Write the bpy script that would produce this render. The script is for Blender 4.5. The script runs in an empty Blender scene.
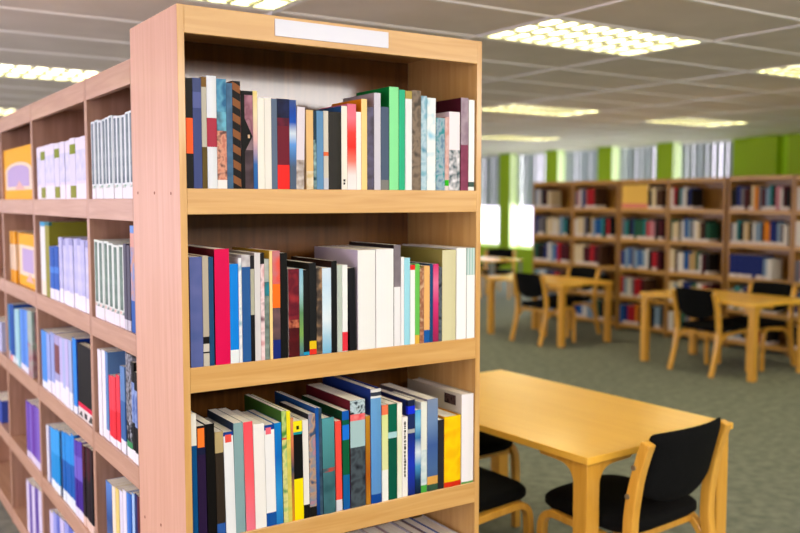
import bpy, math, random
from mathutils import Vector, Matrix, noise
random.seed(7)
C = bpy.context.scene.collection
S = bpy.context.scene
# ------------------------------------------------------------------ camera
FPX, CAMH, HZ = 885.0, 1.62, 200.5
TILT = math.atan((266.5 - HZ) / FPX)
YAW = math.atan(581 * math.cos(TILT) / FPX)
FW = Vector((math.sin(YAW) * math.cos(TILT), math.cos(YAW) * math.cos(TILT), -math.sin(TILT)))
RT = Vector((math.cos(YAW), -math.sin(YAW), 0))
UP = RT.cross(FW)
cam_d = bpy.data.cameras.new('camera')
cam = bpy.data.objects.new('camera', cam_d); C.objects.link(cam)
m3 = Matrix((RT, UP, -FW)).transposed()
cam.matrix_world = Matrix.Translation((0, 0, CAMH)) @ m3.to_4x4()
cam_d.sensor_width = 36; cam_d.lens = FPX / 800 * 36; cam_d.clip_start = 0.05; cam_d.clip_end = 100
cam_d.dof.use_dof = True; cam_d.dof.focus_distance = 2.32; cam_d.dof.aperture_fstop = 2.3
S.camera = cam
S.view_settings.view_transform = 'Standard'; S.view_settings.look = 'None'
S.view_settings.exposure = 0.27; S.view_settings.gamma = 1.0; S.view_settings.use_curve_mapping = False
# ------------------------------------------------------------------ world and daylight
w = bpy.data.worlds.new('sky'); S.world = w; w.use_nodes = True
w.node_tree.nodes['Background'].inputs[0].default_value = (0.93, 0.84, 1.0, 1)
w.node_tree.nodes['Background'].inputs[1].default_value = 2.7
def area(name, loc, target, sx, sy, rad, col):
    l = bpy.data.lights.new(name, 'AREA'); l.shape = 'RECTANGLE'; l.size = sx; l.size_y = sy
    l.energy = rad * sx * sy * math.pi; l.color = col          # rad = radiance
    o = bpy.data.objects.new(name, l); C.objects.link(o); o.location = loc
    d = Vector(target) - Vector(loc); o.rotation_euler = d.to_track_quat('-Z', 'Y').to_euler()
    return o
LIGHT_BACK = 11.8; LIGHT_LEFT = 2.1; LIGHT_FAR = 8.0; LIGHT_LAMP = 10.0
area('assumed_daylight_behind', (2.9, -1.7, 2.31), (2.9, 3, 2.31), 6.0, 0.56, LIGHT_BACK, (1.0, 0.96, 0.93))  # added area lamp for daylight assumed behind the camera; no window is built
area('assumed_daylight_left', (-4.0, 3.0, 1.2), (0, 3.0, 2.3), 8.5, 2.0, LIGHT_LEFT, (0.95, 0.76, 1.0))  # unseen lamp added on the open left side, assumed lavender daylight, no windows
area('daylight_outside_far_wall', (13.4, 11.0, 1.7), (0, 11.0, 1.2), 9.5, 2.6, LIGHT_FAR, (0.95, 0.98, 1.0))

# ------------------------------------------------------------------ pixel rays (used to measure positions on known planes)
def ray(x, y): return FW + RT * ((x - 400) / FPX) - UP * ((y - 266.5) / FPX)
O = Vector((0, 0, CAMH))
def ony(x, y, Y): d = ray(x, y); return O + d * (Y / d.y)
def onx(x, y, X): d = ray(x, y); return O + d * (X / d.x)

# ------------------------------------------------------------------ materials
def lin(h):
    h = h.lstrip('#'); c = [int(h[i:i+2], 16) / 255 for i in (0, 2, 4)]
    return tuple((v / 12.92 if v <= .04045 else ((v + .055) / 1.055) ** 2.4) for v in c) + (1,)
MATS = {}
def newmat(key):
    m = bpy.data.materials.new(key[:50]); m.use_nodes = True; MATS[key] = m
    return m, m.node_tree.nodes, m.node_tree.links, m.node_tree.nodes['Principled BSDF']
def scalec(c): return tuple(.84 * v ** 1.17 for v in c[:3]) + (1,)
def M(key):
    """'rrggbb' plain print; 'a|b|c@scale' mottled print; 'a>b>c' top-to-bottom printed gradient; 'a/b@n' diagonal bands; 'a=b@n' pinstripe"""
    if key in MATS: return MATS[key]
    m, N, L, B = newmat(key)
    B.inputs['Roughness'].default_value = 0.5
    B.inputs['Specular IOR Level'].default_value = 0.12
    if '>' in key:
        cs = key.split('>'); tc = N.new('ShaderNodeTexCoord'); sp = N.new('ShaderNodeSeparateXYZ'); r = N.new('ShaderNodeValToRGB')
        L.new(tc.outputs['Generated'], sp.inputs[0]); L.new(sp.outputs[2], r.inputs[0]); L.new(r.outputs[0], B.inputs['Base Color'])
        el = r.color_ramp.elements; n = len(cs)
        while len(el) < n: el.new(0.5)
        for i, c in enumerate(reversed(cs)):
            el[i].position = i / (n - 1); el[i].color = scalec(lin(c))
    elif '|' in key:
        a, s = key.split('@'); cs = a.split('|')
        tc = N.new('ShaderNodeTexCoord'); nz = N.new('ShaderNodeTexNoise'); r = N.new('ShaderNodeValToRGB')
        nz.inputs['Scale'].default_value = float(s); nz.inputs['Detail'].default_value = 1.2
        L.new(tc.outputs['Object'], nz.inputs['Vector']); L.new(nz.outputs[0], r.inputs[0]); L.new(r.outputs[0], B.inputs['Base Color'])
        el = r.color_ramp.elements; n = len(cs)
        while len(el) < n: el.new(0.5)
        for i, c in enumerate(cs):
            el[i].position = 0.34 + 0.32 * i / (n - 1); el[i].color = scalec(lin(c))
    elif '/' in key or '=' in key:
        sep = '/' if '/' in key else '='
        a, s = key.split('@'); cs = a.split(sep)
        tc = N.new('ShaderNodeTexCoord'); wv = N.new('ShaderNodeTexWave'); r = N.new('ShaderNodeValToRGB')
        mp = N.new('ShaderNodeMapping')
        if sep == '/': wv.bands_direction = 'Z'; mp.inputs['Rotation'].default_value = (0, math.radians(-28), 0)
        else: wv.bands_direction = 'X'
        wv.inputs['Scale'].default_value = float(s)
        L.new(tc.outputs['Object'], mp.inputs[0]); L.new(mp.outputs[0], wv.inputs['Vector']); L.new(wv.outputs[0], r.inputs[0]); L.new(r.outputs[0], B.inputs['Base Color'])
        r.color_ramp.interpolation = 'CONSTANT' if sep == '/' else 'LINEAR'
        el = r.color_ramp.elements; el[0].color = scalec(lin(cs[0])); el[1].color = scalec(lin(cs[1])); el[1].position = 0.5
    else:
        B.inputs['Base Color'].default_value = scalec(lin(key))
    return m
def wood(key, c1, c2, axis, rough=0.35, coat=0.25, sc=1.0):
    """long-grained laminate; axis = direction of the grain in object space"""
    m, N, L, B = newmat(key)
    tc = N.new('ShaderNodeTexCoord'); mp = N.new('ShaderNodeMapping'); nz = N.new('ShaderNodeTexNoise'); r = N.new('ShaderNodeValToRGB')
    s = [26 * sc] * 3; s['xyz'.index(axis)] = 1.6 * sc; mp.inputs['Scale'].default_value = s
    nz.inputs['Scale'].default_value = 1.6; nz.inputs['Detail'].default_value = 6; nz.inputs['Distortion'].default_value = 0.7
    L.new(tc.outputs['Object'], mp.inputs[0]); L.new(mp.outputs[0], nz.inputs['Vector']); L.new(nz.outputs[0], r.inputs[0])
    el = r.color_ramp.elements; el[0].position = .36; el[1].position = .66; el[0].color = lin(c2); el[1].color = lin(c1)
    L.new(r.outputs[0], B.inputs['Base Color'])
    B.inputs['Roughness'].default_value = rough; B.inputs['Coat Weight'].default_value = coat; B.inputs['Coat Roughness'].default_value = 0.12
    return m
OAK_X = wood('oak grain along x', 'CEA364', 'C0914F', 'x')
OAK_Z = wood('oak grain along z', 'CEA364', 'C0914F', 'z')
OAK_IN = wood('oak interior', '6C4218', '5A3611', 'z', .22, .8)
PANEL = wood('beech end panel', 'D0A48A', 'C6987C', 'z', .45, .1)
ROW_X = wood('beech row grain x', 'C0987F', 'B0876C', 'x', .4, .2)
ROW_Z = wood('beech row grain z', 'B89078', 'A27A60', 'z', .4, .2)
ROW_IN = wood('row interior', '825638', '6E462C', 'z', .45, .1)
FAR_X = wood('far oak x', 'C0903E', 'AE7E30', 'x')
FAR_Z = wood('far oak z', 'AC7C34', '9A6C28', 'z')
TABLE = wood('table top veneer', 'F8C24E', 'F3BA46', 'x', .32, .3, .5)
BENT = wood('bentwood beech', 'E2AA44', 'D49A34', 'z', .3, .4)
def plain(key, col, rough=.6, metal=0, emis=None, es=0):
    m, N, L, B = newmat(key); B.inputs['Base Color'].default_value = lin(col); B.inputs['Roughness'].default_value = rough
    B.inputs['Metallic'].default_value = metal
    if emis: B.inputs['Emission Color'].default_value = lin(emis); B.inputs['Emission Strength'].default_value = es
    return m
def noisy(key, c1, c2, scale, rough, bump=0.0, bscale=400):
    m, N, L, B = newmat(key)
    tc = N.new('ShaderNodeTexCoord'); nz = N.new('ShaderNodeTexNoise'); r = N.new('ShaderNodeValToRGB')
    nz.inputs['Scale'].default_value = scale; nz.inputs['Detail'].default_value = 5
    L.new(tc.outputs['Object'], nz.inputs['Vector']); L.new(nz.outputs[0], r.inputs[0]); L.new(r.outputs[0], B.inputs['Base Color'])
    el = r.color_ramp.elements; el[0].position = .35; el[1].position = .65; el[0].color = lin(c2); el[1].color = lin(c1)
    B.inputs['Roughness'].default_value = rough
    if bump:
        n2 = N.new('ShaderNodeTexNoise'); n2.inputs['Scale'].default_value = bscale; b = N.new('ShaderNodeBump'); b.inputs['Strength'].default_value = bump
        b.inputs['Distance'].default_value = .004
        L.new(tc.outputs['Object'], n2.inputs['Vector']); L.new(n2.outputs[0], b.inputs['Height']); L.new(b.outputs[0], B.inputs['Normal'])
    return m
CARPET = noisy('grey green carpet', '7C8178', '646A63', 14, .95, .6, 260)
FABRIC = noisy('black upholstery', '0A0B0D', '050607', 60, .95, .35, 900)
FABRIC.node_tree.nodes['Principled BSDF'].inputs['Specular IOR Level'].default_value = .15
CEIL = noisy('mineral ceiling tile', 'F0E7DF', 'E8DFD6', 3, .9, .15, 200)
TBAR = plain('ceiling grid bar', 'FBF7F3', .5)
GREEN = plain('green wall paint', 'A0C400', .6)
LIT_REVEAL = plain('pale lime reveal', 'E4F6B8', .5)  # pale tint stands for window light falling on the green reveals
LIT_LIME = plain('bright lime paint', 'C4F428', .6)  # brightness of a daylit reveal put into the green
WHITE = plain('white paint', 'E8E8E4', .5)
BLIND = noisy('blind fabric', 'B4BEC2', 'A6B0B4', 30, .8)
def _bl():
    N, L = BLIND.node_tree.nodes, BLIND.node_tree.links
    t = N.new('ShaderNodeBsdfTranslucent'); t.inputs[0].default_value = (.28, .32, .36, 1); mx = N.new('ShaderNodeMixShader'); mx.inputs[0].default_value = .16
    L.new(N['Principled BSDF'].outputs[0], mx.inputs[1]); L.new(t.outputs[0], mx.inputs[2]); L.new(mx.outputs[0], N['Material Output'].inputs[0])
_bl()
LOUV = plain('louvre blade', '6A6A54', .4)
CREAM_METAL = plain('louvre metal', 'E2E4C8', .35)
TUBE = plain('lit lamp diffuser', 'FFFFF0', .4, 0, 'FFF2BE', LIGHT_LAMP)
CARD = plain('white label card', 'D0D2DE', .35)
STEEL = plain('bolt steel', 'B9B4AA', .3, .9)
GREYMETAL = plain('grey metal leg', '9AA09C', .4, .5)
BLACKP = plain('black plastic', '151515', .5)
def mkpages():
    m, N, L, B = newmat('page edges')
    tc = N.new('ShaderNodeTexCoord'); mp = N.new('ShaderNodeMapping'); nz = N.new('ShaderNodeTexNoise'); r = N.new('ShaderNodeValToRGB')
    mp.inputs['Scale'].default_value = (900, 3, 3); nz.inputs['Scale'].default_value = 1.0
    L.new(tc.outputs['Object'], mp.inputs[0]); L.new(mp.outputs[0], nz.inputs['Vector']); L.new(nz.outputs[0], r.inputs[0]); L.new(r.outputs[0], B.inputs['Base Color'])
    el = r.color_ramp.elements; el[0].color = lin('EAE4D8'); el[1].color = lin('FFFCF6'); el[0].position = .3; el[1].position = .6
    B.inputs['Roughness'].default_value = .8
    return m
PAGES = mkpages()
def mkglass():
    m, N, L, B = newmat('window glass'); N.remove(B)
    t = N.new('ShaderNodeBsdfTransparent'); g = N.new('ShaderNodeBsdfGlossy'); mx = N.new('ShaderNodeMixShader'); 
    g.inputs['Roughness'].default_value = .02
    mx.inputs[0].default_value = .05; L.new(t.outputs[0], mx.inputs[1]); L.new(g.outputs[0], mx.inputs[2]); L.new(mx.outputs[0], N['Material Output'].inputs[0])
    return m
GLASS = mkglass()

# ------------------------------------------------------------------ mesh builder
class MB:
    def __init__(s): s.v = []; s.f = []; s.mi = []; s.mats = []
    def mat(s, m):
        if m not in s.mats: s.mats.append(m)
        return s.mats.index(m)
    def face(s, pts, m):
        b = len(s.v); s.v += [tuple(p) for p in pts]; s.f.append(tuple(range(b, b + len(pts)))); s.mi.append(s.mat(m))
    def box(s, x0, x1, y0, y1, z0, z1, m):
        b = len(s.v); s.v += [(x, y, z) for z in (z0, z1) for y in (y0, y1) for x in (x0, x1)]
        for q in ((0, 2, 3, 1), (4, 5, 7, 6), (0, 1, 5, 4), (2, 6, 7, 3), (0, 4, 6, 2), (1, 3, 7, 5)):
            s.f.append(tuple(b + i for i in q)); s.mi.append(s.mat(m))
    def prism(s, poly, axis, a, b_, m):
        """poly in the other two axes (kept in x,y,z order), extruded along axis from a to b_"""
        def P(p, t): return (t, p[0], p[1]) if axis == 'x' else (p[0], t, p[1]) if axis == 'y' else (p[0], p[1], t)
        n = len(poly); b = len(s.v); s.v += [P(p, a) for p in poly] + [P(p, b_) for p in poly]
        k = s.mat(m)
        for i in range(n):
            j = (i + 1) % n; s.f.append((b + i, b + j, b + n + j, b + n + i)); s.mi.append(k)
        s.f.append(tuple(b + i for i in range(n))); s.mi.append(k)
        s.f.append(tuple(b + n + i for i in reversed(range(n)))); s.mi.append(k)
    def strip(s, path, th, x0, x1, m, axis='x'):
        """bent strip: a 2-D path with thickness th (number or list), extruded along axis"""
        n = len(path); th = th if isinstance(th, list) else [th] * n; L_, R_ = [], []
        for i, p in enumerate(path):
            a = Vector(path[max(i - 1, 0)]); c = Vector(path[min(i + 1, n - 1)]); d = (c - a).normalized(); nn = Vector((-d.y, d.x))
            L_.append(Vector(p) + nn * th[i] / 2); R_.append(Vector(p) - nn * th[i] / 2)
        def P(p, t): return (t, p[0], p[1]) if axis == 'x' else (p[0], t, p[1])
        b = len(s.v); k = s.mat(m)
        for i in range(n): s.v += [P(L_[i], x0), P(R_[i], x0), P(R_[i], x1), P(L_[i], x1)]
        for i in range(n - 1):
            for q in range(4):
                r = (q + 1) % 4; s.f.append((b + 4*i + q, b + 4*i + r, b + 4*(i+1) + r, b + 4*(i+1) + q)); s.mi.append(k)
        s.f.append((b, b+1, b+2, b+3)); s.mi.append(k); e = b + 4*(n-1); s.f.append((e+3, e+2, e+1, e)); s.mi.append(k)
    def build(s, name, parent=None, loc=(0, 0, 0), bevel=0, smooth=False, seg=2):
        me = bpy.data.meshes.new(name); me.from_pydata(s.v, [], s.f)
        for m in s.mats: me.materials.append(m)
        me.polygons.foreach_set('material_index', s.mi)
        import bmesh
        bm = bmesh.new(); bm.from_mesh(me); bmesh.ops.recalc_face_normals(bm, faces=bm.faces); bm.to_mesh(me); bm.free()
        if smooth: me.polygons.foreach_set('use_smooth', [True] * len(me.polygons))
        o = bpy.data.objects.new(name, me); C.objects.link(o); o.location = loc
        if parent: o.parent = parent
        if bevel:
            md = o.modifiers.new('bevel', 'BEVEL'); md.width = bevel; md.segments = seg; md.limit_method = 'ANGLE'
        return o
def tag(o, label=None, cat=None, group=None, kind=None):
    if label:
        o['label'] = label
    if cat: o['category'] = cat
    if group: o['group'] = group
    if kind: o['kind'] = kind
    return o
def empty(name, loc, rz=0, lean=0):
    o = bpy.data.objects.new(name, None); C.objects.link(o); o.location = loc; o.rotation_euler = (0, lean, rz); o.empty_display_size = .05
    return o
def copy_tree(o, parent=None):
    c = o.copy(); C.objects.link(c)
    if parent: c.parent = parent
    for ch in list(o.children): copy_tree(ch, c)
    return c

# ------------------------------------------------------------------ the room
CZ = 2.62; WX = 12.3; PX, PY = 1.335, 0.69; TX, TY = 2.07, 4.35
mb = MB(); mb.box(-5.5, WX + .4, -5.5, 17, -.1, 0, CARPET); tag(mb.build('floor'), kind='structure')
LIGHTS = [(i, j) for i in (-5, -3, -1, 1, 3, 5) for j in (-6, -1, 4, 9)]     # lower-left tile corner of each fixture
mb = MB(); bars = MB()
ix0, ix1, iy0, iy1 = -5, 7, -14, 18
for i in range(ix0, ix1 + 1):
    for j in range(iy0, iy1 + 1):
        if (i, j) in LIGHTS: continue
        x, y = TX + i * PX, TY + j * PY
        mb.face([(x, y, CZ), (x, y + PY, CZ), (min(x + PX, WX + .3), y + PY, CZ), (min(x + PX, WX + .3), y, CZ)], CEIL)
tag(mb.build('ceiling'), kind='structure')
for i in range(ix0, ix1 + 2): x = TX + i * PX; bars.box(x - .014, x + .014, TY + iy0 * PY, TY + (iy1 + 1) * PY, CZ - .006, CZ + .004, TBAR)
for j in range(iy0, iy1 + 2): y = TY + j * PY; bars.box(TX + ix0 * PX, WX, y - .014, y + .014, CZ - .0065, CZ + .0035, TBAR)
tag(bars.build('trim_1'), kind='structure')
# window wall: piers with recessed windows between them
PIER = [(14.88, 14.52), (13.43, 13.08), (11.99, 11.64), (10.58, 10.23), (8.79, 8.26)]     # (left end, right end) in Y
SILL = .62
mb = MB()
mb.box(WX, WX + .35, -5.5, 17, 0, SILL, GREEN)
mb.box(WX, WX + .35, 15.9, 17, SILL, CZ, GREEN)
for a, b in PIER: mb.box(WX, WX + .35, b, a, SILL, CZ, GREEN)
mb.box(WX + .2, WX + .35, 8.79, 9.18, SILL, CZ, GREEN); mb.box(WX + .18, WX + .35, 8.06, 8.26, SILL, CZ, LIT_LIME); mb.box(WX, WX + .35, -5.5, 8.06, SILL, CZ, GREEN)
tag(mb.build('wall_right'), kind='structure')
mb = MB(); mb.box(WX + .15, WX + .181, 8.061, 8.259, SILL, CZ - .001, LIT_LIME); tag(mb.build('lit_strip'), kind='structure')  # strip added to look lit; its brightness is only colour
mb = MB(); mb.box(TX + ix0 * PX, WX + .35, 17, 17.15, 0, CZ, WHITE); tag(mb.build('wall_back'), kind='structure')
mb = MB(); mb.box(TX + ix0 * PX, WX + .35, -5.35, -5.2, 0, CZ, plain('beige wall paint', 'A89878', .7)); tag(mb.build('wall_front'), kind='structure')
WIN = [(15.9, 14.88), (14.52, 13.43), (13.08, 11.99), (11.64, 10.58), (10.23, 9.18)]
WL = ['leftmost window at the back', 'window left of the far bookcases', 'window above the first far bookcase', 'window above the second far bookcase', 'window above the fourth far bookcase']
slat_me = None
for n, (a, b) in enumerate(WIN):
    root = tag(empty('window_%d' % (n + 1), (WX + .29, (a + b) / 2, SILL)), kind='structure')
    h = CZ - SILL; hw = (a - b) / 2
    f = MB()
    f.box(-.03, .03, -hw, -hw + .04, 0, h, WHITE); f.box(-.03, .03, hw - .04, hw, 0, h, WHITE)
    f.box(-.03, .03, -hw + .04, hw - .04, 0, .05, WHITE); f.box(-.03, .03, -hw + .04, hw - .04, h - .05, h, WHITE)
    f.box(-.025, .025, -hw + .04, hw - .04, 1.2, 1.24, WHITE)
    f.build('window_frame', root)
    g = MB(); g.box(-.004, .004, -hw + .04, hw - .04, .05, 1.2, GLASS); g.box(-.004, .004, -hw + .04, hw - .04, 1.24, h - .05, GLASS); g.build('window_pane', root)
    g = MB(); g.box(-.285, -.032, hw - .004, hw - .0005, 0, h, LIT_REVEAL); g.build('lit_reveal_face', root)  # thin added face, window light on the reveal put into its colour
    bl = empty('vertical_blind', (WX + .20, (a + b) / 2, CZ))
    tag(bl, 'pale grey vertical blind in the ' + WL[n], 'blind', 'vertical blinds in the windows')
    r = MB(); r.box(-.02, .02, -hw + .01, hw - .01, -.045, -.001, WHITE); r.build('head_rail', bl)
    ns = 8
    for k in range(ns):
        y = -hw + .02 + k * (2 * hw - .09) / (ns - 1)
        if slat_me is None:
            s_ = MB(); s_.box(-.06, .06, -.001, .001, -1.12, -.045, BLIND); so = s_.build('slat', bl); slat_me = so.data
        else:
            so = bpy.data.objects.new('slat', slat_me); C.objects.link(so); so.parent = bl
        so.location = (0, y, 0); so.rotation_euler = (0, 0, math.radians(98 + random.uniform(-16, 16)))
# ceiling lights
def make_light():
    r = empty('ceiling_light', (0, 0, CZ))
    hx, hy = PX / 2 - .015, PY / 2 - .015
    b = MB()
    for q in ((-hx, -hx + .03, -hy, hy), (hx - .03, hx, -hy, hy), (-hx + .03, hx - .03, -hy, -hy + .03), (-hx + .03, hx - .03, hy - .03, hy)):
        b.box(q[0], q[1], q[2], q[3], -.004, .1, CREAM_METAL)
    b.box(-hx, hx, -hy, hy, .1, .12, WHITE); b.build('housing', r)
    t = MB(); t.box(-hx + .031, hx - .031, -hy + .031, hy - .031, .030, .034, TUBE); t.build('diffuser', r)
    l = MB()
    for k in (-1, 1):
        y = k * .1025; l.box(-hx + .03, hx - .03, y - .013, y + .013, -.002, .010, LOUV)
    for k in range(1, 10):
        x = -hx + .03 + k * (2 * hx - .06) / 10; l.box(x - .011, x + .011, -hy + .03, hy - .03, -.003, .012, LOUV)
    l.build('louvre', r)
    return r
proto = make_light(); first = True
COLN = {-5: 'far left', -3: 'left', -1: 'above the bookcase row', 1: 'right of the near bookcase', 3: 'above the study tables', 5: 'nearest the window wall'}
ROWN = {-6: 'behind the viewer', -1: 'in the nearest lit row', 4: 'in the middle lit row', 9: 'in the farthest lit row'}
for (i, j) in LIGHTS:
    o = proto if first else copy_tree(proto); first = False
    o.location = (TX + (i + .5) * PX, TY + (j + .5) * PY, CZ)
    tag(o, 'louvred fluorescent ceiling light %s, %s' % (COLN[i], ROWN[j]), 'ceiling light', 'louvred ceiling lights')

# ------------------------------------------------------------------ bookcases (local frame: front faces -y, x to the right)
def bookcase(loc, rz, W_, D_, Ht, zs, mx, mz, min_, label, group, side=.018, fas=.065, topf=.065, end_panel=None, group_=None, plinth=True, back=True):
    r = tag(empty('bookcase', loc, rz), label, 'bookcase', group)
    for s_, mt in ((0, end_panel or mz), (W_ - side, mz)):
        b = MB(); b.box(s_, s_ + side, 0, D_, 0, Ht, mt)
        if mt is end_panel: b.box(s_, s_ + side, -.0015, 0, 0, Ht, mz)
        b.build('side_panel', r, bevel=.0012)
    b = MB(); b.box(side, W_ - side, .018, D_ - .01, Ht - .02, Ht, mx); b.build('top_panel', r)
    b = MB(); b.box(side, W_ - side, -.0005, .018, Ht - topf, Ht, mx); b.build('fascia', r, bevel=.0012)
    for z in zs:
        sh = MB(); sh.box(side, W_ - side, .02, D_ - .012, z - .025, z, mx); so = sh.build('shelf', r)
        e = MB(); e.box(side, W_ - side, -.0005, .0199, z - fas, z, mx); e.build('shelf_lipping', so, bevel=.0015)
    if back:
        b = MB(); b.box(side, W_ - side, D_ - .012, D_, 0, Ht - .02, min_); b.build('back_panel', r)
    return r

# ------------------------------------------------------------------ books
def book(loc, rz, T, H, D, bands, side=None, lean=0, hard=False, label='', group='', name='book', marks=None, lod=2, cat='book', patch=None, side_patch=None):
    """bands: [(material key, fraction of the height at which the band starts)] from the bottom upwards"""
    c = .003 if hard else .0012
    c = min(c, T * .2); bulge = min(T * .10, .003) if hard else T * .02
    zoff = T / 2 * abs(math.sin(lean))
    r = tag(empty(name, (loc[0], loc[1], loc[2] + zoff + .0002), rz, lean), label, cat, group)
    b = MB()
    zz = [f for _, f in bands] + [1.0]
    n = 6 if lod > 1 else 2
    prof = [(-T/2 + T * i / n, -bulge * math.sin(math.pi * i / n)) for i in range(n + 1)]
    for k, (key, f0) in enumerate(bands):
        z0, z1 = H * f0, H * zz[k + 1]; m = M(key)
        for i in range(n):
            (xa, ya), (xb, yb) = prof[i], prof[i + 1]
            b.face([(xa, ya, z0), (xb, yb, z0), (xb, yb, z1), (xa, ya, z1)], m)
    mtop = M(bands[-1][0]); sm = M(side) if side else M(max(bands, key=lambda q: zz[bands.index(q) + 1] - q[1])[0])
    b.face([(p[0], p[1], H) for p in prof] + [(T/2, c, H), (-T/2, c, H)], mtop)
    b.face([(p[0], p[1], 0) for p in prof] + [(T/2, c, 0), (-T/2, c, 0)], mtop)
    b.face([(-T/2 + c, c, 0), (T/2 - c, c, 0), (T/2 - c, c, H), (-T/2 + c, c, H)], sm)
    for x0, x1 in ((-T/2, -T/2 + c), (T/2 - c, T/2)):
        if side is None and len(bands) > 1 and lod > 1:
            for k, (key, f0) in enumerate(bands):
                b.box(x0, x1, 0, .012, H * f0, H * zz[k + 1], M(key))
            b.box(x0, x1, .012, D, 0, H, sm)
        else: b.box(x0, x1, 0, D, 0, H, sm)
    b.build('cover', r)
    ins = .004 if hard else .0006
    p = MB(); p.box(-T/2 + c, T/2 - c, c, D - ins, ins, H - ins, PAGES); p.build('page_block', r)
    for k, (key, poly) in enumerate(patch or []):
        q = MB(); q.prism([((u - .5) * T * .98, f * H) for u, f in poly], 'y', -bulge - .0006 - .0002 * k, .0005, M(key)); q.build('spine_label', r)
    if side_patch:
        (key, y0, y1, f0, f1) = side_patch; q = MB(); q.box(-T/2 - .0005, -T/2 + .0005, y0, y1, f0 * H, f1 * H, M(key)); q.build('cover_picture', r)
    if marks:
        for (f0, f1, col, wf) in marks:
            q = MB(); z = H * f0; x = T * wf / 2; y = -bulge - .0004
            rnd = random.Random(int(T * 1e6))
            while z < H * f1:
                dz = rnd.uniform(.004, .011); q.box(-x, x * rnd.uniform(.4, 1), y - .0002, y + .0001, z, z + dz, M(col)); z += dz + rnd.uniform(.0015, .004)
            q.build('spine_lettering', r)
    return r

ORD = ['first', 'second', 'third', 'fourth', 'fifth', 'sixth', 'seventh', 'eighth', 'ninth', 'tenth', 'eleventh', 'twelfth', 'thirteenth', 'fourteenth', 'fifteenth', 'sixteenth', 'seventeenth', 'eighteenth', 'nineteenth']
# --- the nearest bookcase
FY = 2.141; X0 = .749; UW = .950; ZS = [1.650, 1.197, .742, .287]
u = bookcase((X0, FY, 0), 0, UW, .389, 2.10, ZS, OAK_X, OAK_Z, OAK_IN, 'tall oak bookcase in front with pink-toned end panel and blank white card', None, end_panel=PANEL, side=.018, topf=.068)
b = MB(); b.box(.262, .612, -.0035, -.0006, 2.048, 2.092, CARD); b.build('label_card', u, bevel=.0008)
for (px_, py_) in ((138, 193), (154.5, 193), (171, 193.5), (145, 517), (161, 525)):
    q = onx(px_, py_, X0); b = MB()
    b.prism([(q.y - FY + .004 * math.cos(a), q.z + .004 * math.sin(a)) for a in [i * math.pi / 5 for i in range(10)]], 'x', -.0008, .0005, M('a07058')); b.build('screw_cap', u)
b = MB(); b.box(.018, UW - .018, .03, .045, 0, .08, OAK_X); b.build('plinth', u)

def px_book(shelf, x0, x1, ytop, bands, desc, side=None, lean=0, hard=False, D=None, marks=None, dy=0.0, dz=0, patch=None, side_patch=None):
    """bands: [(key, y_bottom)...] listed from the top of the spine down; last bottom = None"""
    z = ZS[shelf]; Yp = FY + .004 + dy
    a = ony(x0, ytop, Yp); c = ony(x1, ytop, Yp); T = (c.x - a.x) * .985; H = (a.z + c.z) / 2 - z
    out = []
    for k in range(len(bands) - 1, -1, -1):
        f = 0.0 if k == len(bands) - 1 else max(.005, (ony((x0 + x1) / 2, bands[k][1], Yp).z - z) / H)
        out.append((bands[k][0], f))
    lr = math.radians(lean)
    xb = (a.x + c.x) / 2 - math.sin(lr) * H
    D = D or (.135 + .35 * (H - .15))
    return book((xb, Yp, z), 0, T, H, min(D, .34), out, side, lr, hard, desc + " on the near bookcase's " + ('top', 'second', 'third', 'fourth')[shelf] + ' shelf',
                'books on the ' + ('top', 'second', 'third', 'fourth')[shelf] + ' shelf of the near bookcase', marks=marks, patch=patch, side_patch=side_patch)
N_ = None
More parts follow.
